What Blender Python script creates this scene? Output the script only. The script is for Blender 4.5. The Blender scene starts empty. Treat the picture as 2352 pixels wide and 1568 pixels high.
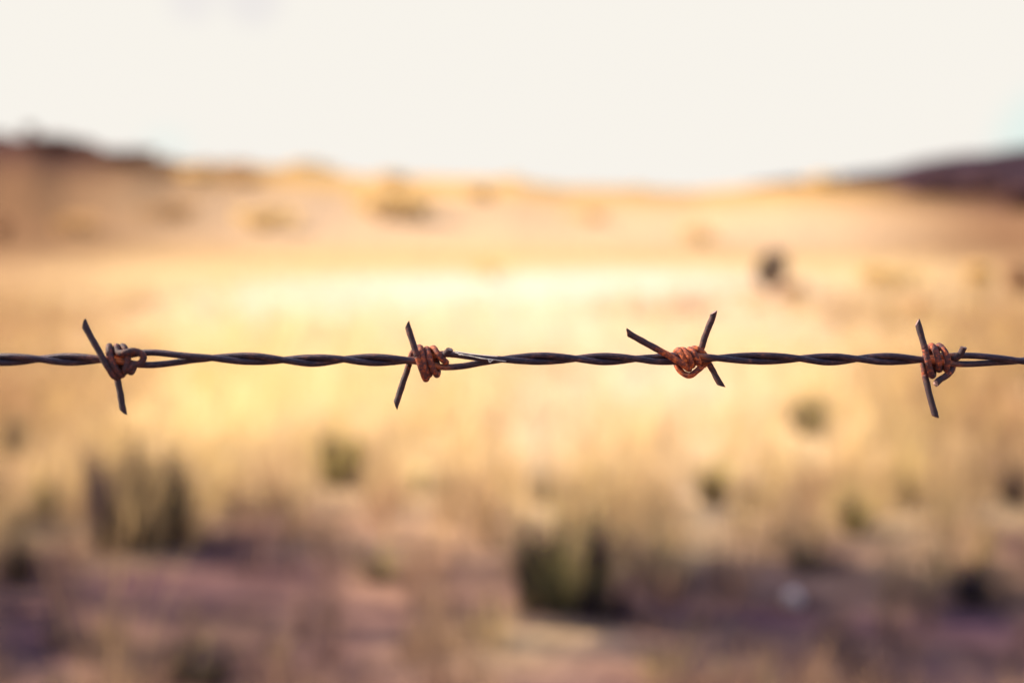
import bpy, math, random
import numpy as np
from mathutils import Vector, Matrix, noise

random.seed(7)
rng = np.random.default_rng(11)
S = bpy.context.scene
COL = S.collection
D2R = math.radians

# ---------------------------------------------------------------- camera
CAM_H = 1.10
TILT = math.atan(264 / 3267)            # the horizon lies a little above the middle
SUN_EL, SUN_AZ = 28.0, -74.0            # azimuth from straight ahead (+Y), negative = left
EXPO = 1.7
cam_d = bpy.data.cameras.new('camera')
cam = bpy.data.objects.new('camera', cam_d)
COL.objects.link(cam)
cam.location = (0, 0, CAM_H)
cam.rotation_euler = (math.pi / 2 - TILT, 0, 0)
cam_d.sensor_width = 36
cam_d.lens = 50
cam_d.clip_start = 0.05
cam_d.clip_end = 6000
cam_d.dof.use_dof = True
cam_d.dof.focus_distance = 0.606
cam_d.dof.aperture_fstop = 3.9
cam_d.dof.aperture_blades = 0
S.camera = cam
C0 = Vector((0, 0, CAM_H))
FWD = Vector((0, math.cos(TILT), -math.sin(TILT)))
UP = Vector((0, math.sin(TILT), math.cos(TILT)))
RT = Vector((1, 0, 0))

def ray(px, py):                        # a direction for a point of a 2352 x 1568 picture; depth along FWD is 1
    return FWD + RT * ((px - 1176) / 3267) + UP * ((784 - py) / 3267)

def ground_at(px, py, z=0.0):
    d = ray(px, py)
    t = (z - CAM_H) / d.z
    p = C0 + d * t
    return p.x, p.y

MPP = 0.6 * 36 / 50 / 3472              # metres for one fine pixel at the wire
def W(px, py, dep=0.0):                 # fine pixel (3472 wide) + depth offset (same unit) -> point near the wire
    X = (px - 1736) * MPP
    z = 0.6 + 0.10 * (X - 0.05) + dep * MPP
    return C0 + ray(px * 2352 / 3472, py * 2352 / 3472) * z

# ---------------------------------------------------------------- helpers
def tag(o, label=None, cat=None, group=None, kind=None):
    if label: o['label'] = label
    if cat: o['category'] = cat
    if group: o['group'] = group
    if kind: o['kind'] = kind
    return o

def empty(name, loc=(0, 0, 0)):
    o = bpy.data.objects.new(name, None)
    o.location = loc
    o.empty_display_size = 0.02
    COL.objects.link(o)
    return o

def mesh_obj(name, verts, faces, mats, parent=None, cols=None, smooth=True, fmat=None, loc=None):
    me = bpy.data.meshes.new(name)
    me.from_pydata(verts, [], faces)
    for m in (mats if isinstance(mats, (list, tuple)) else [mats]):
        me.materials.append(m)
    if smooth:
        me.polygons.foreach_set('use_smooth', [True] * len(me.polygons))
    if fmat is not None:
        me.polygons.foreach_set('material_index', fmat)
    if cols is not None:
        a = me.color_attributes.new('Col', 'FLOAT_COLOR', 'POINT')
        a.data.foreach_set('color', np.asarray(cols, dtype=np.float32).ravel())
    me.update()
    o = bpy.data.objects.new(name, me)
    COL.objects.link(o)
    if parent is not None:
        o.parent = parent
    if loc is not None:
        o.location = loc
    return o

def nodes(name):
    m = bpy.data.materials.new(name)
    m.use_nodes = True
    nt = m.node_tree
    nt.nodes.clear()
    out = nt.nodes.new('ShaderNodeOutputMaterial')
    return m, nt, out

def N(nt, t, **kw):
    n = nt.nodes.new(t)
    for k, v in kw.items():
        if k in n.inputs.keys():
            n.inputs[k].default_value = v
        else:
            setattr(n, k, v)
    return n

def ramp(nt, fac, stops):
    r = nt.nodes.new('ShaderNodeValToRGB')
    e = r.color_ramp.elements
    e[0].position, e[0].color = stops[0][0], (*stops[0][1], 1)
    e[1].position, e[1].color = stops[-1][0], (*stops[-1][1], 1)
    for p, c in stops[1:-1]:
        k = e.new(p)
        k.color = (*c, 1)
    nt.links.new(fac, r.inputs['Fac'])
    return r.outputs['Color']

# ---------------------------------------------------------------- materials
def metal_mat(name, stops, scale, rough, bump, metallic=0.0, speck=None, stretch=None, rusty=None):
    m, nt, out = nodes(name)
    L = nt.links.new
    co = N(nt, 'ShaderNodeTexCoord').outputs['Object']
    fac_add = None
    if rusty:
        fac_add = N(nt, 'ShaderNodeAttribute', attribute_name='Col').outputs['Fac']
    if stretch:
        mp = N(nt, 'ShaderNodeMapping')
        mp.inputs['Scale'].default_value = stretch
        L(co, mp.inputs['Vector']); co2 = mp.outputs['Vector']
    else:
        co2 = co
    n1 = N(nt, 'ShaderNodeTexNoise', Scale=scale, Detail=8.0, Roughness=0.78)
    L(co2, n1.inputs['Vector'])
    src = n1.outputs['Fac']
    if rusty:
        a1 = N(nt, 'ShaderNodeMath', operation='MULTIPLY_ADD')
        L(src, a1.inputs[0]); a1.inputs[1].default_value = rusty[0]
        sub = N(nt, 'ShaderNodeMath', operation='SUBTRACT'); L(fac_add, sub.inputs[0]); sub.inputs[1].default_value = rusty[1]
        L(sub.outputs[0], a1.inputs[2]); src = a1.outputs[0]
    c = ramp(nt, src, stops)
    n2 = N(nt, 'ShaderNodeTexNoise', Scale=2600.0, Detail=4.0, Roughness=0.7)
    L(co, n2.inputs['Vector'])
    if speck:
        r = ramp(nt, n2.outputs['Fac'], [(0.66, (0, 0, 0)), (0.74, (1, 1, 1))])
        mx = N(nt, 'ShaderNodeMix', data_type='RGBA')
        L(r, mx.inputs[0]); L(c, mx.inputs[6]); mx.inputs[7].default_value = (*speck, 1)
        c = mx.outputs[2]
    b = N(nt, 'ShaderNodeBsdfPrincipled', Roughness=rough, Metallic=metallic)
    b.inputs['Specular IOR Level'].default_value = 0.35
    L(c, b.inputs['Base Color'])
    ad = N(nt, 'ShaderNodeMath', operation='ADD')
    L(n1.outputs['Fac'], ad.inputs[0]); L(n2.outputs['Fac'], ad.inputs[1])
    bp = N(nt, 'ShaderNodeBump', Strength=bump, Distance=0.00025)
    L(ad.outputs[0], bp.inputs['Height']); L(bp.outputs['Normal'], b.inputs['Normal'])
    L(b.outputs[0], out.inputs['Surface'])
    return m

M_strand = metal_mat('weathered_steel', [(0.22, (0.010, 0.007, 0.018)), (0.46, (0.024, 0.015, 0.030)), (0.58, (0.058, 0.032, 0.044)), (0.70, (0.17, 0.060, 0.042)), (0.95, (0.42, 0.11, 0.04))],
                     560.0, 0.42, 1.0, 0.5, (0.30, 0.22, 0.22), (0.35, 1, 1), rusty=(1.2, 0.12))
M_rust = metal_mat('barb_rust', [(0.10, (0.020, 0.010, 0.020)), (0.30, (0.036, 0.014, 0.022)), (0.52, (0.085, 0.022, 0.022)), (0.72, (0.30, 0.058, 0.018)), (0.95, (0.60, 0.16, 0.05))],
                   520.0, 0.72, 0.9, 0.0, (0.36, 0.20, 0.17), rusty=(2.5, 1.25))
M_cut = metal_mat('cut_steel', [(0.35, (0.10, 0.06, 0.07)), (0.55, (0.24, 0.15, 0.15)), (0.7, (0.45, 0.32, 0.30))], 1500.0, 0.6, 0.8, 0.1)

def silk_mat():
    m, nt, out = nodes('spider_silk')
    b = N(nt, 'ShaderNodeBsdfPrincipled', Roughness=0.35)
    n = N(nt, 'ShaderNodeTexNoise', Scale=900.0)
    c = ramp(nt, n.outputs['Fac'], [(0.3, (0.75, 0.73, 0.72)), (0.7, (0.9, 0.88, 0.86))])
    nt.links.new(c, b.inputs['Base Color'])
    t = N(nt, 'ShaderNodeBsdfTranslucent', Color=(0.9, 0.88, 0.86, 1))
    mx = N(nt, 'ShaderNodeMixShader', Fac=0.5)
    nt.links.new(b.outputs[0], mx.inputs[1]); nt.links.new(t.outputs[0], mx.inputs[2])
    nt.links.new(mx.outputs[0], out.inputs['Surface'])
    return m
M_silk = silk_mat()

def blade_mat(name, trans=0.5, tint=(1, 1, 1)):
    m, nt, out = nodes(name)
    L = nt.links.new
    a = N(nt, 'ShaderNodeAttribute', attribute_name='Col')
    n = N(nt, 'ShaderNodeTexNoise', Scale=9.0, Detail=3.0)
    v = ramp(nt, n.outputs['Fac'], [(0.3, (0.82, 0.8, 0.8)), (0.7, (1.12, 1.1, 1.05))])
    mx = N(nt, 'ShaderNodeMix', data_type='RGBA', blend_type='MULTIPLY')
    mx.inputs[0].default_value = 1
    L(a.outputs['Color'], mx.inputs[6]); L(v, mx.inputs[7])
    d = N(nt, 'ShaderNodeBsdfDiffuse')
    t = N(nt, 'ShaderNodeBsdfTranslucent')
    L(mx.outputs[2], d.inputs['Color']); L(mx.outputs[2], t.inputs['Color'])
    s = N(nt, 'ShaderNodeMixShader', Fac=trans)
    L(d.outputs[0], s.inputs[1]); L(t.outputs[0], s.inputs[2])
    L(s.outputs[0], out.inputs['Surface'])
    return m
M_blade = blade_mat('grass_blades', 0.6)
M_leaf = blade_mat('shrub_leaves', 0.5)

def ground_mat(name, bump=0.5, rough_noise=1.0):
    m, nt, out = nodes(name)
    L = nt.links.new
    co = N(nt, 'ShaderNodeTexCoord').outputs['Object']
    a = N(nt, 'ShaderNodeAttribute', attribute_name='Col')
    n = N(nt, 'ShaderNodeTexNoise', Scale=3.2, Detail=8.0, Roughness=0.62)
    L(co, n.inputs['Vector'])
    v = ramp(nt, n.outputs['Fac'], [(0.32, (0.50, 0.46, 0.50)), (0.5, (1, 1, 1)), (0.68, (1.40, 1.35, 1.22))])
    mx = N(nt, 'ShaderNodeMix', data_type='RGBA', blend_type='MULTIPLY')
    mx.inputs[0].default_value = rough_noise
    L(a.outputs['Color'], mx.inputs[6]); L(v, mx.inputs[7])
    n3 = N(nt, 'ShaderNodeTexNoise', Scale=26.0, Detail=6.0)
    L(co, n3.inputs['Vector'])
    v3 = ramp(nt, n3.outputs['Fac'], [(0.35, (0.7, 0.68, 0.7)), (0.65, (1.2, 1.18, 1.15))])
    m3 = N(nt, 'ShaderNodeMix', data_type='RGBA', blend_type='MULTIPLY')
    m3.inputs[0].default_value = 1
    L(mx.outputs[2], m3.inputs[6]); L(v3, m3.inputs[7])
    b = N(nt, 'ShaderNodeBsdfPrincipled', Roughness=0.95)
    b.inputs['Specular IOR Level'].default_value = 0.0
    L(m3.outputs[2], b.inputs['Base Color'])
    bp = N(nt, 'ShaderNodeBump', Strength=bump, Distance=0.02)
    L(n3.outputs['Fac'], bp.inputs['Height']); L(bp.outputs['Normal'], b.inputs['Normal'])
    L(b.outputs[0], out.inputs['Surface'])
    return m
M_ground = ground_mat('dry_soil_and_straw')
M_hill = ground_mat('far_scrub_hill', 0.3, 0.5)

def rock_mat(name, c1, c2):
    m, nt, out = nodes(name)
    n = N(nt, 'ShaderNodeTexNoise', Scale=14.0, Detail=6.0)
    c = ramp(nt, n.outputs['Fac'], [(0.35, c1), (0.65, c2)])
    b = N(nt, 'ShaderNodeBsdfPrincipled', Roughness=0.85)
    nt.links.new(c, b.inputs['Base Color'])
    nt.links.new(b.outputs[0], out.inputs['Surface'])
    return m
M_stone = rock_mat('pale_stone', (0.36, 0.28, 0.29), (0.52, 0.43, 0.43))
M_bark = rock_mat('shrub_wood', (0.05, 0.035, 0.03), (0.11, 0.08, 0.07))

# ---------------------------------------------------------------- tubes
def catmull(P, n=10):
    out = []
    Q = [P[0] * 2 - P[1]] + list(P) + [P[-1] * 2 - P[-2]]
    for i in range(1, len(Q) - 2):
        p0, p1, p2, p3 = Q[i - 1], Q[i], Q[i + 1], Q[i + 2]
        # centripetal spacing keeps the tight bends round
        def kn(a, b): return max(1e-6, (b - a).length ** 0.5)
        t0 = 0; t1 = t0 + kn(p0, p1); t2 = t1 + kn(p1, p2); t3 = t2 + kn(p2, p3)
        for k in range(n):
            t = t1 + (t2 - t1) * k / n
            a1 = p0 * ((t1 - t) / (t1 - t0)) + p1 * ((t - t0) / (t1 - t0))
            a2 = p1 * ((t2 - t) / (t2 - t1)) + p2 * ((t - t1) / (t2 - t1))
            a3 = p2 * ((t3 - t) / (t3 - t2)) + p3 * ((t - t2) / (t3 - t2))
            b1 = a1 * ((t2 - t) / (t2 - t0)) + a2 * ((t - t0) / (t2 - t0))
            b2 = a2 * ((t3 - t) / (t3 - t1)) + a3 * ((t - t1) / (t3 - t1))
            out.append(b1 * ((t2 - t) / (t2 - t1)) + b2 * ((t - t1) / (t2 - t1)))
    out.append(P[-1].copy())
    return out

def sweep(path, rad, sides=14, cut0=None, cut1=None, lump=0.04, seed=0):
    """A tube along path; cut0 / cut1 = (direction, length) shear an end into an oblique snipped face."""
    n = len(path)
    T = []
    for i in range(n):
        a, b = path[max(0, i - 1)], path[min(n - 1, i + 1)]
        T.append((b - a).normalized())
    ref = Vector((0.3, 1, 0.2)).normalized()
    nrm = (ref - T[0] * ref.dot(T[0])).normalized()
    verts, faces, fm = [], [], []
    for i in range(n):
        nrm = (nrm - T[i] * nrm.dot(T[i])).normalized()
        bi = T[i].cross(nrm)
        r = rad(i / (n - 1)) if callable(rad) else rad
        for k in range(sides):
            a = 2 * math.pi * k / sides
            d = nrm * math.cos(a) + bi * math.sin(a)
            p = path[i] + d * r
            q = p * 260 + Vector((seed, 0, 0))
            lr = 1 + lump * noise.noise(q) * 1.6 + lump * 0.7 * noise.noise(q * 3.1)
            v = path[i] + d * (r * lr)
            verts.append(v)
    def shear(ring, t, cut, sgn):
        cd, ln = cut
        T_ = t * sgn
        cd = Vector(cd); cd = (cd - t * cd.dot(t)).normalized()
        c = path[ring]
        r = rad(ring / (n - 1)) if callable(rad) else rad
        for i in range(len(verts)):
            w_ = verts[i] - c
            if w_.length > ln + 3 * r: continue
            q = w_.dot(cd) / r            # -1..1
            lim = -ln * (max(-1, min(1, q)) + 1) * 0.5
            lim += r * 0.16 * noise.noise(verts[i] * 2500) - r * 0.25 * max(0, 1 - abs(q + 0.9) * 3)
            ax = w_.dot(T_)
            if ax > lim: verts[i] = verts[i] - T_ * (ax - lim)
    for i in range(n - 1):
        for k in range(sides):
            a = i * sides + k; b = i * sides + (k + 1) % sides
            faces.append((a, b, b + sides, a + sides)); fm.append(0)
    if cut0: shear(0, T[0], cut0, -1)
    if cut1: shear(n - 1, T[-1], cut1, 1)
    def cap(ring, flip):
        b = ring * sides
        c = sum((verts[b + k] for k in range(sides)), Vector()) / sides
        ci = len(verts); verts.append(c + Vector((random.uniform(-1, 1), 0, random.uniform(-1, 1))) * 2e-5)
        for k in range(sides):
            f = (b + k, b + (k + 1) % sides, ci)
            faces.append(f[::-1] if not flip else f); fm.append(1)
    cap(0, False); cap(n - 1, True)
    return verts, faces, fm

# ---------------------------------------------------------------- the wire
wire = empty('barbed_wire', W(1736, 1215))
tag(wire, 'weathered twisted two-strand steel wire with four rusty barbs, stretched level across the picture', 'barbed wire')
inv = Matrix.Translation(-wire.location)
R0 = 10.9
# x of every place where one strand lies squarely in front of the other, and there the height of the pair
cross = [(-560, 1219), (-330, 1218), (-100, 1218), (133, 1217), (352, 1218), (719, 1213), (961, 1220), (1165, 1217.5), (1385, 1221), (1702, 1218),
         (1952, 1215.5), (2156, 1215.7), (2433, 1213.5), (2712, 1215), (2907, 1216), (3125, 1219), (3457, 1223), (3690, 1224), (3920, 1224), (4150, 1223)]
x = 4380
while x < 13000:
    cross.append((x, 1223)); x += 225
x = -790
pre = []
while x > -9500:
    pre.append((x, 1219)); x -= 228
n_pre = len(pre)
cross = pre[::-1] + cross
# heights at extra places: (x, middle height)
mids = [(10, 1219), (247, 1218.5), (500, 1216), (600, 1215.5), (850, 1216), (1057, 1222.5), (1280, 1220), (1500, 1222), (1580, 1223.5), (1640, 1221), (1822, 1215.5), (2057, 1217), (2218, 1218),
        (2330, 1214), (2605, 1215), (2812, 1218.5), (3025, 1217), (3291, 1219.5), (3365, 1220)]
hy = sorted(cross + mids)
hx = np.array([a for a, b in hy]); hv = np.array([b for a, b in hy])
# half distance between the strands' middles
sep = [(-9500, 0.97), (330, 0.97), (400, 1.3), (470, 2.0), (520, 1.95), (600, 1.3), (660, 0.97), (1385, 0.97), (1450, 1.8), (1500, 2.25), (1560, 1.75), (1625, 1.15), (1680, 0.97),
       (3130, 0.97), (3210, 1.4), (3291, 1.32), (3365, 1.05), (13000, 0.97)]
sx = np.array([a for a, b in sep]); sv = np.array([b for a, b in sep]) * R0
cxs = np.array([a for a, b in cross])
i0 = [a for a, b in cross].index(133)

def phase(x):                            # piecewise, eased so the speed is continuous enough
    i = int(np.clip(np.searchsorted(cxs, x) - 1, 0, len(cxs) - 2))
    t = (x - cxs[i]) / (cxs[i + 1] - cxs[i])
    def sl(j):                           # slope at a crossing: mean of its neighbours
        j = max(1, min(len(cxs) - 2, j))
        return 2.0 / (cxs[j + 1] - cxs[j - 1])
    w = cxs[i + 1] - cxs[i]
    m0, m1 = sl(i) * w, sl(i + 1) * w
    h = (t * t * (3 - 2 * t)) + (t ** 3 - 2 * t * t + t) * m0 + (t ** 3 - t * t) * m1
    return math.pi * (i - i0 + h)

def strand_point(x, k):
    ph = phase(x) + math.pi * k
    s = float(np.interp(x, sx, sv))
    yc = float(np.interp(x, hx, hv))
    # at ph = 0 strand 0 is in front (depth negative) and sinking to the right
    return W(x, yc + s * math.sin(ph), -min(s, 1.1 * R0) * math.cos(ph))

for k in (0, 1):
    xs = list(np.arange(-9300, -600, 24)) + list(np.arange(-600, 4100, 9)) + list(np.arange(4100, 12800, 24))
    pts = [strand_point(x, k) for x in xs]
    sm = [pts[0]] + [(pts[i - 1] + pts[i] * 2 + pts[i + 1]) / 4 for i in range(1, len(pts) - 1)] + [pts[-1]]
    v, f, fm = sweep(sm, R0 * MPP, 16, lump=0.025, seed=k * 9)
    v = [inv @ p for p in v]
    # rust washed off the barbs stains the strands beside them
    barbs_x = [(W(bx_, 1215) - wire.location).x for bx_ in (395, 1460, 2345, 3185)]
    st = []
    for p in v:
        q = 0.42 * sum(math.exp(-((p.x - b_) / (52 * MPP)) ** 2) for b_ in barbs_x)
        st.append((q, q, q, 1))
    mesh_obj('wire_strand', v, f, [M_strand, M_cut], wire, fmat=fm, cols=st)

# ---------------------------------------------------------------- the barbs
def barb(ox, oy, paths, label, seed, rust=1.0, s=3.92):
    """paths: list of dict(pts, r, a, b, cut0, cut1): points in enlarged-photo units (x, y, depth); the first a and the last b points
    are spikes, the middle is the coil."""
    coil_v, coil_f, coil_m, coil_c = [], [], [], []
    spikes = []
    for j, p in enumerate(paths):
        P = [W(ox + q[0] / s, oy + q[1] / s, q[2] / s) for q in p['pts']]
        n = 10
        C = catmull(P, n)
        r = p.get('r', 41) * 1.07 / s * MPP
        i_a = p.get('a', 0) * n
        i_b = len(C) - 1 - p.get('b', 0) * n
        joins = [C[i_a], C[i_b]]
        segs = []
        if i_a > 0: segs.append(('spike', C[:i_a + 1], p.get('cut0'), None))
        segs.append(('coil', C[i_a:i_b + 1], None if i_a > 0 else p.get('cut0'), None if p.get('b', 0) else p.get('cut1')))
        if p.get('b', 0): segs.append(('spike', C[i_b:], None, p.get('cut1')))
        for kind, path, c0, c1 in segs:
            v, f, fm = sweep(path, r, 16, (c0[0], r * c0[1]) if c0 else None, (c1[0], r * c1[1]) if c1 else None, lump=0.07, seed=seed + j)
            # rust is strongest in the wraps, where water sits, and thins out towards the snipped points
            rc = []
            for q in v:
                dd = min((q - jn).length for jn in joins) if kind == 'spike' else 0
                k_ = rust * (1 - 0.62 * min(1, dd / (110 / s * MPP)))
                rc.append((k_, k_, k_, 1))
            v = [inv @ q for q in v]
            if kind == 'coil':
                coil_c += rc
                o = len(coil_v)
                coil_v += v; coil_f += [tuple(o + i for i in q) for q in f]; coil_m += fm
            else:
                spikes.append((v, f, fm, rc))
    c = mesh_obj('barb', coil_v, coil_f, [M_rust, M_cut], wire, fmat=coil_m, cols=coil_c)
    c['label'] = label
    for v, f, fm, rc in spikes:
        mesh_obj('spike', v, f, [M_rust, M_cut], c, fmat=fm, cols=rc)

LFT, RGT, UPV, DNV = (-1, 0, 0), (1, 0, 0), (0, 0, 1), (0, 0, -1)
barb(220, 1040, [
    dict(pts=[(232, 160, -60), (290, 300, -80), (450, 585, -110), (570, 800, -122), (655, 920, -70), (715, 930, 40), (715, 790, 125), (675, 610, 100), (688, 528, 0),
              (712, 612, -100), (790, 608, -150), (890, 585, -155), (975, 600, -145), (1045, 668, -130), (1010, 742, -120), (915, 772, -118), (860, 835, -95), (885, 868, 0), (915, 800, 80)],
         r=40, a=3, cut0=(LFT, 2.6)),
    dict(pts=[(790, 1455, -50), (765, 1330, -45), (735, 1150, -30), (695, 960, 0), (640, 780, 110), (585, 620, 100), (590, 525, 0), (605, 650, -100), (655, 790, -122),
              (735, 900, -60), (775, 880, 60), (765, 700, 120), (740, 570, 80), (770, 525, -10), (820, 610, -90), (835, 740, -112), (800, 845, -90), (820, 860, 20)],
         r=40, a=3, cut0=(LFT, 2.4)),
], 'soft dark rusty barb with a small looped eye', 3, 0.36)
barb(1280, 1040, [
    dict(pts=[(380, 185, -50), (410, 290, -70), (455, 430, -90), (530, 660, -120), (590, 840, -110), (640, 960, -20), (665, 900, 90), (660, 720, 125), (700, 590, 80), (742, 552, 0),
              (800, 620, -85), (855, 690, -95), (905, 740, -40), (905, 730, 40), (875, 705, 60), (870, 660, -60), (915, 610, -115), (985, 548, -150)],
         r=38, a=3, b=2, cut0=(LFT, 2.4), cut1=(LFT, 1.2)),
    dict(pts=[(218, 1365, 40), (262, 1240, 60), (330, 1030, 85), (415, 775, 110), (450, 650, 112), (500, 570, 70), (566, 542, -10), (605, 700, -118), (650, 860, -95), (690, 900, 0),
              (690, 760, 118), (640, 610, 90), (658, 565, -10), (695, 700, -120), (750, 850, -95), (790, 903, -10), (800, 800, 100), (770, 680, 100)],
         r=39, a=3, cut0=(LFT, 2.6)),
], 'rusty orange barb with four wraps and a stub pointing at the viewer', 17, 0.54)
barb(2060, 1010, [
    dict(pts=[(222, 425, -60), (300, 480, -70), (480, 583, -90), (680, 690, -110), (860, 790, -130), (1000, 880, -122), (1080, 945, -40), (1060, 900, 90), (990, 770, 125), (970, 700, 50),
              (1015, 700, -50), (1085, 790, -118), (1118, 890, -60), (1130, 870, 70), (1100, 740, 118), (1085, 690, 30), (1150, 740, -85), (1205, 850, -70), (1195, 850, 50),
              (1190, 730, 110), (1245, 670, 80), (1290, 530, 50), (1350, 370, 20), (1395, 260, 0), (1420, 150, -20)],
         r=41, a=3, b=4, cut0=(DNV, 1.9), cut1=(LFT, 2.0)),
    dict(pts=[(1268, 893, -60), (1190, 965, -50), (1090, 1030, -20), (985, 985, 20), (920, 890, 60), (900, 780, 95), (912, 715, 50), (960, 700, -50), (1020, 800, -90), (1070, 890, -40),
              (1080, 840, 90), (1110, 710, 100), (1150, 672, 30), (1225, 700, 0), (1290, 760, 70), (1345, 870, 90), (1400, 965, 80), (1460, 1080, 65), (1535, 1210, 50)],
         r=39, b=3, cut0=(UPV, 1.1), cut1=(LFT, 2.2)),
], 'bright orange rusty barb with a curled hook underneath', 29, 0.66)
barb(2972, 1040, [
    dict(pts=[(530, 150, -50), (560, 260, -70), (600, 400, -90), (645, 560, -112), (690, 750, -122), (735, 915, -40), (755, 880, 70), (725, 700, 122), (695, 580, 90), (732, 520, 0),
              (790, 600, -95), (825, 740, -122), (830, 835, -30), (850, 780, 105), (800, 610, 110), (832, 520, 20), (905, 590, -90), (948, 720, -115), (930, 825, -50), (940, 800, 80),
              (985, 720, 90), (1030, 700, 0), (1100, 645, -80), (1168, 525, -140)],
         r=41, a=3, b=2, cut0=(LFT, 2.4), cut1=(UPV, 0.5)),
    dict(pts=[(795, 1495, 0), (765, 1390, 15), (700, 1150, 45), (645, 900, 90), (625, 700, 112), (680, 640, 122), (850, 650, 130), (960, 680, 112), (1010, 760, 50), (995, 850, -30),
              (925, 915, -65), (840, 970, -90), (775, 1030, -115)],
         r=41, a=3, b=2, cut0=(LFT, 1.6), cut1=(UPV, 0.9)),
], 'dark rusty barb with a round-cut stub and a bent lower hook', 41, 0.46)

# spider silk
def thread(pl, r, label, s=3.92, ox=1280, oy=1040):
    V, F = [], []
    for pts in pl:
        P = catmull([W(ox + q[0] / s, oy + q[1] / s, q[2] / s) for q in pts], 8)
        v, f, _ = sweep(P, lambda t: r * MPP * (0.8 + 0.7 * abs(math.sin(t * 19)) * random.random()), 6, lump=0.3)
        o = len(V); V += v; F += [tuple(o + i for i in q) for q in f]
    t = mesh_obj('spider_thread', V, F, M_silk)
    tag(t, label, 'spider silk')
thread([[(1000, 592, -135), (1100, 628, -110), (1250, 655, -95), (1400, 685, -90), (1530, 700, -86), (1710, 724, -84)],
        [(1040, 590, -60), (1200, 618, -90), (1400, 640, -95), (1600, 657, -90)],
        [(1475, 697, -92), (1490, 736, -94), (1510, 722, -94), (1538, 700, -92)],
        [(1060, 606, -110), (1098, 640, -112), (1112, 618, -110)]],
       1.15, 'white silk thread caught on the strands right of the second barb')

# ---------------------------------------------------------------- terrain
sky_near = [(-2500, 290), (-600, 285), (-200, 312), (0, 334), (75, 330), (150, 348), (300, 354), (400, 377), (550, 388), (640, 392), (700, 394), (785, 402), (880, 405), (930, 406), (1060, 412),
            (1180, 415), (1300, 431), (1450, 434), (1600, 440), (1700, 434), (1800, 430), (2000, 434), (2150, 441), (2352, 452), (2700, 455), (4600, 430)]
snx = np.array([a for a, b in sky_near]); sny = np.array([b for a, b in sky_near])

def sstep(a, b, x):
    t = np.clip((x - a) / (b - a), 0, 1)
    return t * t * (3 - 2 * t)

def px_of(x, y):                          # azimuth written as a picture column
    return 1176 + 3267 * x / max(y, 1e-3) / math.cos(TILT)

D_HILL0, D_RIDGE = 46.0, 150.0
def height(x, y):
    d = math.hypot(x, y)
    n1 = noise.noise(Vector((x * 0.5, y * 0.5, 0.3)))
    z = 0.035 * n1 + 0.02 * noise.noise(Vector((x * 2.3, y * 2.3, 4.1))) * min(1, d / 2)
    if y > 5:
        p = px_of(x, y)
        H = (520 - float(np.interp(p, snx, sny))) / 3267 * D_RIDGE
        H = H / 1.045 + CAM_H
        fade = float(sstep(5, 25, y))
        up = float(sstep(D_HILL0, D_RIDGE, d)) ** 0.85
        down = 1 - 0.6 * float(sstep(D_RIDGE, D_RIDGE * 2.2, d))
        z += fade * up * down * H
        z += fade * up * 0.45 * noise.noise(Vector((x * 0.07, y * 0.07, 9)))
        z += 0.10 * float(sstep(8, 30, d)) * noise.noise(Vector((x * 0.12, y * 0.12, 2)))
    return z

SOIL = np.array((0.080, 0.043, 0.056)); SHADE = np.array((0.035, 0.020, 0.040)); TAN = np.array((0.25, 0.145, 0.08)); STRAW = np.array((0.47, 0.345, 0.195))
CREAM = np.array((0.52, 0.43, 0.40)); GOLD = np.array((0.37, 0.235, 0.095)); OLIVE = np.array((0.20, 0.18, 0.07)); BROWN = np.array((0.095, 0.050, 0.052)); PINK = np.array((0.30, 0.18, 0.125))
YELL = np.array((0.50, 0.42, 0.16)); UMBER = np.array((0.048, 0.022, 0.024))
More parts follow.
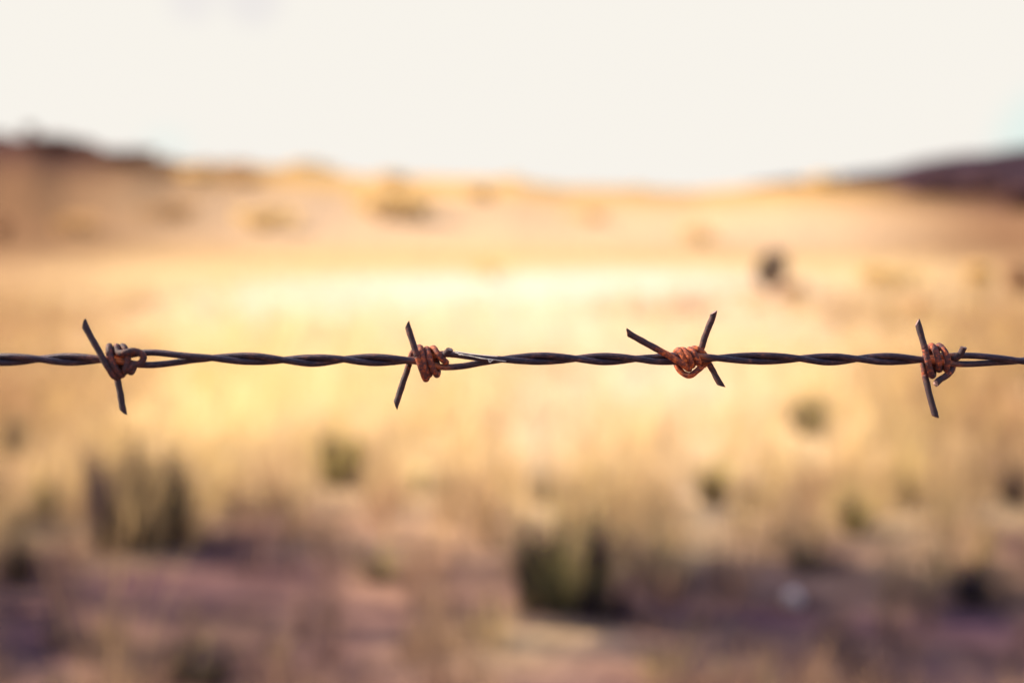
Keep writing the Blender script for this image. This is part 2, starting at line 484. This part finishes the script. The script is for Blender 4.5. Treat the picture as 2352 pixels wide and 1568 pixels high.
# patches of bare soil, straw litter and young growth, plus painted shade and glow: picture spot of the patch, half width and half depth in metres, colour, strength
spots = []
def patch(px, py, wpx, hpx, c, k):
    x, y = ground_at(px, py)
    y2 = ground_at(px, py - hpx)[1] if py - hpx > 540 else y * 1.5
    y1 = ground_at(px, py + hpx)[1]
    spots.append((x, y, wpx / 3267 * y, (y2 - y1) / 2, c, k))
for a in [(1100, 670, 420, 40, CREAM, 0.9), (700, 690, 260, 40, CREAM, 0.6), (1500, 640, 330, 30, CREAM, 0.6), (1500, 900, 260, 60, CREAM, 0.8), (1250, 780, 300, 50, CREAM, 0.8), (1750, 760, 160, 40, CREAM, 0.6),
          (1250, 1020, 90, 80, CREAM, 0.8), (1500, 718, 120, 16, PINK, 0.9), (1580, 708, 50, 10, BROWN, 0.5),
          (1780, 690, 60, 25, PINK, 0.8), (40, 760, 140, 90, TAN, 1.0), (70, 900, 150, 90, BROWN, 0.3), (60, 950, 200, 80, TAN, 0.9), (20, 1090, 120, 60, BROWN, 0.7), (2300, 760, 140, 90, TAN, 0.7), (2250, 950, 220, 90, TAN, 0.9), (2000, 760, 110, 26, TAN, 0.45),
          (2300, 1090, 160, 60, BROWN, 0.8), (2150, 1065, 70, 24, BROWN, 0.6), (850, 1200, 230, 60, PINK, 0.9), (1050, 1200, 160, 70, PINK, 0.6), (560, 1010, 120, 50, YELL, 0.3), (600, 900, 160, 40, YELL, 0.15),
          (560, 1230, 110, 50, BROWN, 0.9), (500, 1270, 120, 26, SHADE, 1.0), (620, 1215, 40, 26, SHADE, 0.7), (700, 1320, 150, 60, SOIL, 0.9), (900, 1330, 160, 50, PINK, 0.55), (300, 1350, 200, 60, SOIL, 1.0),
          (60, 1300, 120, 60, SHADE, 0.9), (60, 1450, 160, 60, SOIL, 1.0), (450, 1520, 200, 45, SHADE, 1.0), (330, 1410, 160, 40, SHADE, 0.6), (1300, 1180, 120, 60, STRAW, 0.5), (800, 1560, 160, 30, SHADE, 0.6), (120, 1500, 170, 50, SHADE, 0.6), (2250, 1540, 200, 30, SHADE, 0.6), (700, 1480, 140, 50, SHADE, 0.6), (230, 1520, 40, 60, PINK, 0.8), (1000, 1450, 110, 40, SOIL, 0.8), (1130, 1500, 170, 50, STRAW, 0.5), (1400, 1080, 330, 80, STRAW, 0.8), (1000, 1100, 160, 60, STRAW, 0.6), (1620, 1110, 130, 50, CREAM, 0.6),
          (1270, 1460, 110, 30, STRAW, 0.6), (1450, 1530, 90, 22, PINK, 0.7), (1700, 1540, 90, 20, PINK, 0.7), (1420, 1400, 190, 38, SHADE, 1.0), (1700, 1430, 200, 40, SHADE, 1.0), (2000, 1440, 230, 40, SHADE, 0.9),
          (2250, 1430, 160, 60, SHADE, 0.9), (1850, 1260, 180, 40, BROWN, 0.8), (2050, 1250, 120, 30, SHADE, 0.6), (1700, 1310, 110, 30, BROWN, 0.7), (2330, 1250, 90, 60, BROWN, 0.9), (1950, 1340, 70, 14, PINK, 0.6), (1500, 1250, 160, 50, STRAW, 0.5),
          (1850, 1170, 110, 30, PINK, 0.6), (1750, 1090, 120, 40, STRAW, 0.7), (2220, 1530, 60, 16, PINK, 0.7), (1850, 1520, 200, 30, SHADE, 0.7), (1600, 1325, 60, 16, SHADE, 0.6), (2150, 1550, 220, 30, SOIL, 0.9)]:
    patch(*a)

def ground_col(x, y):
    d = math.hypot(x, y)
    nn = noise.fractal(Vector((x * 0.9, y * 0.9, 3)), 1.0, 2.0, 4) * 0.5
    near = SOIL * 0.72 + PINK * 0.24 + STRAW * 0.04  # brown soil, its colour darkened as if the foreground were shaded
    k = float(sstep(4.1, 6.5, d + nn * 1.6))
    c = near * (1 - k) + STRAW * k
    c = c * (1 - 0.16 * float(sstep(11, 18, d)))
    k2 = float(sstep(38, 60, d + nn * 9))
    if y > 0:
        p = px_of(x, y)
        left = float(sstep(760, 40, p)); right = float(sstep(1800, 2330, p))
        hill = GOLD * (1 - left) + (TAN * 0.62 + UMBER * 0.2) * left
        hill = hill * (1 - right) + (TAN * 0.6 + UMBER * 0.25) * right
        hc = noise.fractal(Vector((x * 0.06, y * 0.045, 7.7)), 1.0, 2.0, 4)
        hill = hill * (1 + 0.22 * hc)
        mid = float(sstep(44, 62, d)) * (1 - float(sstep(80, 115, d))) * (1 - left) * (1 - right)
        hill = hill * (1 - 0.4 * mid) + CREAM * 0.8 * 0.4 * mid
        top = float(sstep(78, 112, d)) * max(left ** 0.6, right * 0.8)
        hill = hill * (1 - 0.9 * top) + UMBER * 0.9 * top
        side = float(sstep(420, -60, p)) + float(sstep(2000, 2420, p))  # ground painted darker towards both sides of the view, like lens falloff
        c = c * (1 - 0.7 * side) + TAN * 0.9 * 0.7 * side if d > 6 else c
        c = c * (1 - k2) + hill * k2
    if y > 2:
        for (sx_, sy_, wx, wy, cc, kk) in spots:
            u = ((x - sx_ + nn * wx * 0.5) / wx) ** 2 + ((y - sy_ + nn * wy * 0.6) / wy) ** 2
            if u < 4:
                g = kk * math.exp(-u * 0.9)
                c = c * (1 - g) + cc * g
    return np.clip(c, 0.01, 0.92)

azs = sorted(set([round(a, 3) for a in np.arange(-28, 28.01, 0.25)] + [float(a) for a in range(-180, 181, 4)]))
azs = [a for a in azs if a < 180]
rs = [0.0]
r = 0.35
while r < 2600:
    rs.append(r)
    r *= 1.018 if 2.6 < r < 16 else (1.035 if r < 200 else 1.12)
gv, gc, gf = [], [], []
na = len(azs)
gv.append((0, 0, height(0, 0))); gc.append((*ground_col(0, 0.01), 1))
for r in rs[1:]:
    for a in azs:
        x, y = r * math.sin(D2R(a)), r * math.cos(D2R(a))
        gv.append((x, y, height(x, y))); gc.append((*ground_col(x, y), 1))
for k in range(na):
    gf.append((0, 1 + (k + 1) % na, 1 + k))
for i in range(len(rs) - 2):
    b = 1 + i * na
    for k in range(na):
        k2 = (k + 1) % na
        gf.append((b + k, b + k2, b + na + k2, b + na + k))
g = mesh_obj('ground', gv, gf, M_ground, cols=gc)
tag(g, 'dry sandy ground with straw litter rising to a low golden hillside', kind='structure')

# the far dark ridge on the right
rid = [(1560, 470), (1700, 436), (1790, 419), (1860, 415), (1950, 406), (2050, 392), (2140, 376), (2200, 365), (2260, 362), (2352, 350), (2500, 338), (2800, 300), (3300, 290), (3900, 330), (4600, 430)]
rx = np.array([a for a, b in rid]); ry = np.array([b for a, b in rid])
hv_, hc_, hf_ = [], [], []
cols_px = list(np.arange(1560, 4600, 16)); rows = 15
for p in cols_px:
    th = math.atan((p - 1176) * math.cos(TILT) / 3267)
    e = (520 - float(np.interp(p, rx, ry))) / 3267 * 420
    for j in range(rows):
        t = j / (rows - 1)                 # 0 front foot .. 1 back foot
        d = 300 + 260 * t
        prof = math.sin(math.pi * min(1, t / 0.46) / 2) if t < 0.46 else math.cos((t - 0.46) / 0.54 * math.pi / 2)
        n = noise.noise(Vector((p * 0.013, t * 5, 1))) * 0.8 * (prof if t != 0.46 else 0)
        hv_.append((d * math.sin(th) * 1.0, d * math.cos(th), -3 + (e + CAM_H + 3) * prof + n))
        q = 0.8 + 0.4 * noise.noise(Vector((p * 0.02, t * 7, 5)))
        hc_.append((0.034 * q, 0.022 * q, 0.032 * q, 1))
for i in range(len(cols_px) - 1):
    for j in range(rows - 1):
        a = i * rows + j
        hf_.append((a, a + rows, a + rows + 1, a + 1))
h = mesh_obj('hill', hv_, hf_, M_hill, cols=hc_)
tag(h, 'far dark purple ridge rising behind the slope on the right', kind='structure')

# ---------------------------------------------------------------- grass
def blade(V, F, Cc, bx, by, bz, L, w, lean, az, curl, c0, c1, seg=4):
    dx, dy = math.cos(az), math.sin(az)
    sxx, syy = -dy, dx
    o = len(V)
    for i in range(seg + 1):
        t = i / seg
        out = L * (lean * t + curl * t * t)
        up = L * t * (1 - 0.35 * curl * t) * math.sqrt(max(0.05, 1 - lean * lean * 0.6))
        ww = w * (1 - t ** 1.6) * 0.5 + 0.0002
        cx_, cy_, cz_ = bx + dx * out, by + dy * out, bz + up
        V.append((cx_ - sxx * ww, cy_ - syy * ww, cz_)); V.append((cx_ + sxx * ww, cy_ + syy * ww, cz_))
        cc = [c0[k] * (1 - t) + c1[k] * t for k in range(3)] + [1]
        Cc.append(cc); Cc.append(cc)
    for i in range(seg):
        a = o + 2 * i
        F.append((a, a + 1, a + 3, a + 2))

GREEN = ((0.05, 0.045, 0.04), (0.46, 0.38, 0.16)); DGREEN = ((0.024, 0.018, 0.036), (0.19, 0.155, 0.08)); STRAWB = ((0.26, 0.17, 0.10), (0.62, 0.46, 0.25)); PALE = ((0.46, 0.37, 0.27), (0.80, 0.69, 0.53))  # root and tip colours; purple shade is put into the dark roots
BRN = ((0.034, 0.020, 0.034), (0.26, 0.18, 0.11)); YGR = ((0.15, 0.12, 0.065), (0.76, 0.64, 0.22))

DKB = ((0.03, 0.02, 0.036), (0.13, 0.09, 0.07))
rings = []
def tussock(px, py, hpx, wpx, pal, label, nb=300, lean=0.35, bw=0.004, extra=None, bunch=0, name='grass_tussock', cat='grass tussock'):
    x, y = ground_at(px, py)
    z = height(x, y)
    L = hpx / 3267 * y
    R = wpx / 3267 * y / 2
    V, F, Cc = [], [], []
    bc = [(random.uniform(-0.62, 0.62) * R, random.uniform(-0.3, 0.3) * R, random.uniform(0.7, 1.1)) for _ in range(bunch)]
    for i in range(nb):
        az = random.uniform(0, 2 * math.pi)
        q = random.random() ** 0.5
        core = nb > 60 and i < nb * (0.8 if bunch else 0.62)              # short dense dead blades with shade put in their purple colour, long loose ones around
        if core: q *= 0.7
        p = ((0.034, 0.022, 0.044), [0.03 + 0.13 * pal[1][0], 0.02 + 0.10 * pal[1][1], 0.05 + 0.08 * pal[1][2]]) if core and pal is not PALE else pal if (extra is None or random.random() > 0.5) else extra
        # a fountain: narrow at the foot, splayed at the tips
        br = R * 0.30 * q
        bx_, by_, bl_ = 0, 0, 1
        if core and bunch:
            bx_, by_, bl_ = bc[i % bunch]; br *= 0.35; q *= 0.45; bl_ *= 1.25
        v = random.uniform(0.75, 1.2)
        c0 = [c * v for c in p[0]]; c1 = [min(0.92, c * v) for c in p[1]]
        l = L * (random.uniform(0.3, 0.75) if core else random.uniform(0.5, 1.4)) * bl_
        tip = R * q * (random.uniform(0.3, 0.9) if core else random.uniform(0.6, 2.2))
        ln = min(1.1, tip / max(l, 1e-3))
        blade(V, F, Cc, bx_ + br * math.cos(az), by_ + br * math.sin(az), -0.01, l, bw * (1.35 if core else 0.7) * random.uniform(0.6, 1.3), ln * 0.6, az + random.uniform(-0.5, 0.5), ln * 0.5 * random.uniform(0.5, 1.6), c0, c1)
    if nb > 60: rings.append((x, y, R))
    o = mesh_obj(name, V, F, M_blade, cols=Cc, smooth=False, loc=(x, y, z))
    tag(o, label, cat, 'grass tussocks scattered over the field')
    return o

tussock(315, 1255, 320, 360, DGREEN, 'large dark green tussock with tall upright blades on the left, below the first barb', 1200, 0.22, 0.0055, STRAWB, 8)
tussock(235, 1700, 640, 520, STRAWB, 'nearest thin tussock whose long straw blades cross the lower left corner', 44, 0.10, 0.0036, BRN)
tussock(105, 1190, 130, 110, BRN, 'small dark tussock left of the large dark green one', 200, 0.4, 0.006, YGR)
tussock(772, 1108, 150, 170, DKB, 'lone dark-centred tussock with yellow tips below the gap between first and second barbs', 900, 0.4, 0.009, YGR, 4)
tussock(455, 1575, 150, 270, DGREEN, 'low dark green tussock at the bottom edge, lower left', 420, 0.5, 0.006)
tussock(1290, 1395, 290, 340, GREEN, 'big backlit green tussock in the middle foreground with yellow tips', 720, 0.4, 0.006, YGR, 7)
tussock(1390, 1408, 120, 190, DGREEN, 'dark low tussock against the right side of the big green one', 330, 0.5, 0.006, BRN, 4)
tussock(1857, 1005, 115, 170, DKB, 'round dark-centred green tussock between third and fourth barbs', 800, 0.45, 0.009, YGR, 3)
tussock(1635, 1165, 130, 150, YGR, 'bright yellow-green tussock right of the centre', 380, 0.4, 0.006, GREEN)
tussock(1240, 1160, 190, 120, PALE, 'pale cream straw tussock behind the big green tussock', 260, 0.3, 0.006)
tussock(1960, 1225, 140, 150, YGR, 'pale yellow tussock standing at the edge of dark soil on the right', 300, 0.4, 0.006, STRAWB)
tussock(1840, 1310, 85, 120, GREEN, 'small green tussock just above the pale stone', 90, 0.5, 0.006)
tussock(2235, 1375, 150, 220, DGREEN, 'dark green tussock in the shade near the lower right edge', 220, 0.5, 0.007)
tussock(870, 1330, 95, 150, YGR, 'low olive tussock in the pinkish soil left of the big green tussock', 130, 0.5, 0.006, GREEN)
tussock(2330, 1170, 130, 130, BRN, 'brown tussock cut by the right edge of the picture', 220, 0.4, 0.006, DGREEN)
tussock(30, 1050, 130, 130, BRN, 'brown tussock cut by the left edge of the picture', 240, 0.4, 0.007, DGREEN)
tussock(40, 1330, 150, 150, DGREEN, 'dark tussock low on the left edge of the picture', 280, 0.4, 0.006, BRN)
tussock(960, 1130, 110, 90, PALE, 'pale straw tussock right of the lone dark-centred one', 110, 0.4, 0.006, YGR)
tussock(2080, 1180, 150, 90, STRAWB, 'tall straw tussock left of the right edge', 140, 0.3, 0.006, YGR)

def shrub(px, py, wpx, hpx, c, label, d=None, nl=260, group='low shrubs dotted over the plain and hillside', low=0.35, high=0.68, leaf=0.13):
    if d is None:
        x, y = ground_at(px, py)
    else:
        y = d * math.cos(math.atan((px - 1176) / 3267)); x = (px - 1176) / 3267 * y * math.cos(TILT)
    z = height(x, y)
    k = math.hypot(x, y) / 3267
    Rw, Hh = wpx * k / 2, hpx * k
    root = empty('shrub', (x, y, z))
    tag(root, label, 'shrub', group)
    V, F, Cc = [], [], []
    ls = (max(Rw, Hh) if leaf > 0.1 else Rw * 1.6) * leaf
    lobes = [(random.uniform(-0.55, 0.55) * Rw, random.uniform(-0.5, 0.5) * Rw, Hh * random.uniform(low, high), random.uniform(0.35, 0.6)) for _ in range(7)]
    for i in range(nl):
        lx, ly, lz, lr = random.choice(lobes)
        v = Vector((random.gauss(0, 1), random.gauss(0, 1), random.gauss(0, 1))).normalized() * (random.random() ** 0.4)
        cx_, cy_, cz_ = lx + v.x * lr * Rw, ly + v.y * lr * Rw, max(0.03 * Hh, lz + v.z * lr * min(Hh, Rw * 2) * 0.75)
        n1 = Vector((random.gauss(0, 1), random.gauss(0, 1), random.gauss(0, 1))).normalized()
        n2 = n1.orthogonal().normalized()
        o = len(V); s1, s2 = ls * random.uniform(0.6, 1.3), ls * random.uniform(0.35, 0.7)
        pc = Vector((cx_, cy_, cz_))
        for q in (pc - n1 * s1, pc + n2 * s2, pc + n1 * s1, pc - n2 * s2): V.append(tuple(q))
        F.append((o, o + 1, o + 2, o + 3))
        b = random.uniform(0.65, 1.35)
        Cc += [[c[0] * b, c[1] * b, c[2] * b, 1]] * 4
    mesh_obj('crown', V, F, M_leaf, root, cols=Cc, smooth=False)
    V, F = [], []
    for i in range(5):
        a = random.uniform(0, 6.28)
        P = [Vector((0, 0, -0.02 * Hh)), Vector((math.cos(a) * Rw * 0.2, math.sin(a) * Rw * 0.2, Hh * 0.3)), Vector((math.cos(a) * Rw * 0.5, math.sin(a) * Rw * 0.5, Hh * high * 0.9))]
        v, f, _ = sweep(catmull(P, 4), lambda t: min(Hh, Rw * 2) * 0.035 * (1.1 - 0.8 * t), 6, lump=0)
        o = len(V); V += v; F += [tuple(o + j for j in q) for q in f]
    mesh_obj('stem', V, F, M_bark, root)

TNM = (0.34, 0.22, 0.12); UMS = (0.10, 0.052, 0.05); DKS = (0.15, 0.115, 0.10); OLS = (0.50, 0.36, 0.17); OLL = (0.56, 0.41, 0.20); TNL = (0.55, 0.37, 0.21); BRS = (0.30, 0.175, 0.11); TNS = (0.55, 0.39, 0.19)
shrub(1768, 668, 92, 92, DKS, 'dark round bush standing on the bright plain above and right of the third barb')
shrub(1815, 690, 70, 50, BRS, 'brown low bush touching the right foot of the dark round bush')
shrub(1590, 728, 60, 36, BRS, 'brown bush right of the tip of the third barb, on pinkish soil')
shrub(1480, 734, 80, 30, BRS, 'flat brown bush just above the left spike of the third barb')
shrub(2040, 670, 190, 60, OLS, 'olive bush on the plain above the space left of the fourth barb', None, 150)
shrub(2105, 735, 110, 60, TNL, 'tan bush above the fourth barb', None, 110)
shrub(2240, 668, 100, 62, TNS, 'tan-brown bush near the right edge above the fourth barb')
shrub(2345, 690, 60, 90, BRS, 'brown bush at the right edge on the plain')
shrub(612, 590, 190, 50, OLS, 'olive bush at the foot of the slope, left of the middle', 66, 130)
shrub(880, 588, 260, 58, OLS, 'wide olive bush at the foot of the slope near the middle', 74, 170)
shrub(385, 585, 150, 46, TNM, 'tan bush at the foot of the left slope', 70, 120)
shrub(165, 585, 170, 50, TNM, 'tan-brown bush at the foot of the left slope, second from the edge', 62, 120)
shrub(-5, 620, 70, 70, BRS, 'brown bush at the left edge below the slope', 57, 140)
shrub(1130, 645, 120, 46, OLL, 'yellowish bush on the bright plain in the middle', None, 90)
shrub(1610, 600, 130, 40, OLL, 'yellow-olive bush at the foot of the right slope', 60, 120)
shrub(1350, 585, 140, 26, OLL, 'low golden bush at the foot of the slope, right of the middle', 78, 90)
for px, w, h_, c, lb in [(78, 40, 46, UMS, 'pointed dark bush on the skyline near the left edge'), (10, 60, 20, UMS, 'dark bush on the skyline at the left edge'), (190, 90, 16, UMS, 'flat dark bush on the left skyline'),
                         (320, 120, 20, UMS, 'wide brown bush on the left skyline'), (385, 60, 18, UMS, 'small brown bush on the left skyline'), (465, 60, 16, BRS, 'brown bush on the skyline where the left hill starts to drop'), (545, 90, 14, BRS, 'low tan-brown bush on the skyline right of the first barb'),
                         (700, 100, 22, TNS, 'golden rounded bush on the skyline left of the middle'), (750, 60, 16, TNS, 'golden low bush touching the rounded one on the skyline'), (920, 60, 14, TNS, 'little golden bush on the skyline above the second barb'),
                         (1175, 60, 12, TNS, 'little golden bush on the middle skyline'), (1465, 50, 10, TNS, 'tiny golden bush on the skyline left of the saddle')]:
    shrub(px, 0, w, h_ * 0.6, c, lb, D_RIDGE - 8, 240)
for px, dd, w, h_, c, lb in [(100, 112, 200, 22, UMS, 'broad brown bush high on the left slope'), (270, 108, 130, 20, UMS, 'brown bush right of the broad one on the left slope'), (440, 104, 110, 18, TNS, 'tan bush in the middle of the left slope'),
                             (560, 102, 90, 16, BRS, 'small brown bush below the left skyline'), (900, 110, 90, 26, TNS, 'golden bush halfway up the middle slope'), (1100, 95, 80, 26, TNS, 'golden bush low on the middle slope'),
                             (2180, 115, 220, 30, UMS, 'broad brown bush below the dark ridge'), (2330, 95, 160, 50, UMS, 'brown bush low on the right slope at the edge'), (1900, 125, 130, 24, TNS, 'tan bush under the tip of the dark ridge')]:
    shrub(px, 0, w, h_, c, lb, dd, 420)

def shade_bush(x, y, wid, hgt, nl, low, high, label):  # out-of-view bush, added only to throw shade on the foreground
    px = 1176 + 3267 * x / y / math.cos(TILT)
    d = math.hypot(x, y)
    shrub(px, 0, wid * 3267 / d, hgt * 3267 / d, BRS, label, d, nl, 'unseen bushes added beyond the left edge to shade the foreground', low, high, 0.09)
shade_bush(-2.65, 4.55, 0.95, 2.3, 380, 0.74, 0.98, 'taller loose shade bush added beyond the left edge, bare-stemmed below its crown')
shade_bush(-2.55, 5.35, 1.0, 2.3, 360, 0.6, 0.97, 'slim loose shade bush added beyond the left edge, closest to the picture')
shade_bush(-2.25, 3.95, 0.9, 0.95, 380, 0.3, 0.7, 'low loose shade bush added beyond the lower left corner')

# loose dry grass between the tussocks: nobody could count it
V, F, Cc = [], [], []
for i in range(17000):
    y = 2.4 + 24 * random.random() ** 1.7
    x = random.uniform(-1, 1) * (0.46 * y + 0.5)
    nz = noise.noise(Vector((x * 0.8, y * 0.8, 12)))
    if random.random() > 0.62 + 0.8 * nz + 0.05 * min(y, 12):
        continue
    if any(abs(x - a_ * y / b_) < R_ * 0.75 and -1.1 < y - b_ < 0.1 for a_, b_, R_ in rings):
        continue
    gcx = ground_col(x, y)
    lum = float(gcx.mean())
    if random.random() > (0.30 if lum > 0.045 else 0.05) + lum * 2.4 or random.random() < float(sstep(9, 26, y)) * 0.9:
        continue
    hgt = random.uniform(0.06, 0.2) if random.random() < 0.6 or y < 4.1 else random.uniform(0.2, 0.42)
    if lum < 0.05: hgt *= 0.6
    z = height(x, y)
    pal = random.choice([STRAWB, PALE, PALE, YGR]) if lum > 0.3 else random.choice([STRAWB, BRN, BRN, YGR, DGREEN])
    if y < 4.3 and random.random() < 0.7: pal = BRN
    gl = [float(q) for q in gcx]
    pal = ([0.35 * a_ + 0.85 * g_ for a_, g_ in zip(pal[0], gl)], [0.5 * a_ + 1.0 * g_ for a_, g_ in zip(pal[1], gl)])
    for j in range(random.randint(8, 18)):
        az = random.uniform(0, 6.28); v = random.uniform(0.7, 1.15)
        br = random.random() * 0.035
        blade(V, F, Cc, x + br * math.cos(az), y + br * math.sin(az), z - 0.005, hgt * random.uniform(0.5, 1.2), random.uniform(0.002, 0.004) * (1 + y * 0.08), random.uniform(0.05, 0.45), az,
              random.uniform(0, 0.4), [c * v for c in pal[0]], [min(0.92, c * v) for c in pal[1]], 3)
gr = mesh_obj('dry_grass', V, F, M_blade, cols=Cc, smooth=False)
tag(gr, 'sparse short dry grass and straw growing between the tussocks', 'grass', kind='stuff')

# stones
def stone(px, py, wpx, hpx, label, mat, seed):
    x, y = ground_at(px, py)
    z = height(x, y)
    k = y / 3267
    import bmesh
    bm = bmesh.new()
    bmesh.ops.create_icosphere(bm, subdivisions=4, radius=1)
    for v in bm.verts:
        n = noise.noise(v.co * 1.3 + Vector((seed, 0, 0))) * 0.28 + noise.noise(v.co * 3.7 + Vector((0, seed, 0))) * 0.09
        v.co *= 1 + n
        v.co.x *= wpx * k / 2; v.co.y *= wpx * k * 0.42; v.co.z *= hpx * k / 2
    me = bpy.data.meshes.new('stone'); bm.to_mesh(me); bm.free()
    me.polygons.foreach_set('use_smooth', [True] * len(me.polygons))
    me.materials.append(mat)
    o = bpy.data.objects.new('stone', me); COL.objects.link(o)
    o.location = (x, y, z + hpx * k * 0.35)
    tag(o, label, 'stone')
    o.rotation_euler.z = seed
stone(1822, 1385, 46, 44, 'rounded pale pinkish stone on soil coloured as shaded at lower right', M_stone, 2.0)

# ---------------------------------------------------------------- sky and sun
w = bpy.data.worlds.new('World'); S.world = w
w.use_nodes = True
nt = w.node_tree; nt.nodes.clear()
L = nt.links.new
out = nt.nodes.new('ShaderNodeOutputWorld')
bg = nt.nodes.new('ShaderNodeBackground'); STR = 0.15
bg.inputs['Strength'].default_value = STR
sk = nt.nodes.new('ShaderNodeTexSky'); sk.sky_type = 'NISHITA'; sk.sun_disc = False
sk.sun_elevation = D2R(SUN_EL); sk.sun_rotation = D2R(SUN_AZ); sk.dust_density = 3.0; sk.air_density = 1.2
K = 1 / (STR * 2 ** EXPO)
tc = nt.nodes.new('ShaderNodeTexCoord')
def lobe(direction, c_in, c_out):         # soft patch of sky around a direction: 1 inside, 0 outside
    d = Vector(direction).normalized()
    dp = nt.nodes.new('ShaderNodeVectorMath'); dp.operation = 'DOT_PRODUCT'
    nr = nt.nodes.new('ShaderNodeVectorMath'); nr.operation = 'NORMALIZE'
    L(tc.outputs['Generated'], nr.inputs[0]); L(nr.outputs[0], dp.inputs[0]); dp.inputs[1].default_value = d
    mr = nt.nodes.new('ShaderNodeMapRange'); mr.interpolation_type = 'SMOOTHSTEP'
    mr.inputs['From Min'].default_value = math.cos(D2R(c_out)); mr.inputs['From Max'].default_value = math.cos(D2R(c_in))
    L(dp.outputs['Value'], mr.inputs['Value'])
    return mr.outputs['Result']
# thin bright cloud veil: the brightest it gets is a warm white
veil = [0.938, 0.900, 0.832]
rgb = nt.nodes.new('ShaderNodeRGB'); rgb.outputs[0].default_value = (*[c * K for c in veil], 1)
prev = rgb.outputs[0]
for dirn, ci, co, colr in [(ray(2440, 345), 0.2, 3.2, (0.76, 0.89, 0.84)), (ray(380, 350), 0.2, 1.4, (0.88, 0.90, 0.84)), (ray(440, -5), 0.1, 1.3, (0.87, 0.83, 0.80)), (ray(580, -5), 0.1, 1.5, (0.86, 0.82, 0.795))]:
    mx = nt.nodes.new('ShaderNodeMix'); mx.data_type = 'RGBA'
    L(lobe(dirn, ci, co), mx.inputs[0]); L(prev, mx.inputs[6]); mx.inputs[7].default_value = (*[c * K for c in colr], 1)
    prev = mx.outputs[2]
# the veil covers the lower sky and thins out overhead
sep3 = nt.nodes.new('ShaderNodeSeparateXYZ'); nr0 = nt.nodes.new('ShaderNodeVectorMath'); nr0.operation = 'NORMALIZE'
L(tc.outputs['Generated'], nr0.inputs[0]); L(nr0.outputs[0], sep3.inputs[0])
cn = nt.nodes.new('ShaderNodeTexNoise'); cn.inputs['Scale'].default_value = 2.2; cn.inputs['Detail'].default_value = 5
L(nr0.outputs[0], cn.inputs['Vector'])
ad0 = nt.nodes.new('ShaderNodeMath'); ad0.operation = 'MULTIPLY_ADD'; L(cn.outputs['Fac'], ad0.inputs[0]); ad0.inputs[1].default_value = 0.25; L(sep3.outputs['Z'], ad0.inputs[2])
cv = nt.nodes.new('ShaderNodeMapRange'); cv.interpolation_type = 'SMOOTHSTEP'
cv.inputs['From Min'].default_value = 0.72; cv.inputs['From Max'].default_value = 0.54
L(ad0.outputs[0], cv.inputs['Value'])
mn = nt.nodes.new('ShaderNodeMix'); mn.data_type = 'RGBA'
L(cv.outputs['Result'], mn.inputs[0]); L(sk.outputs[0], mn.inputs[6]); L(prev, mn.inputs[7])
L(mn.outputs[2], bg.inputs['Color']); L(bg.outputs[0], out.inputs['Surface'])

sd = bpy.data.lights.new('sun', 'SUN'); sd.energy = 4.6; sd.angle = D2R(0.5); sd.color = (1.0, 0.82, 0.57)
so = bpy.data.objects.new('sun', sd); COL.objects.link(so)
to_sun = Vector((math.sin(D2R(SUN_AZ)) * math.cos(D2R(SUN_EL)), math.cos(D2R(SUN_AZ)) * math.cos(D2R(SUN_EL)), math.sin(D2R(SUN_EL))))
so.rotation_euler = to_sun.to_track_quat('Z', 'Y').to_euler()
so.location = to_sun * 50

# ---------------------------------------------------------------- render
S.view_settings.view_transform = 'Standard'
S.view_settings.look = 'None'
S.view_settings.exposure = EXPO
S.view_settings.gamma = 1
S.cycles.use_denoising = True
S.cycles.max_bounces = 8
S.cycles.sample_clamp_indirect = 10
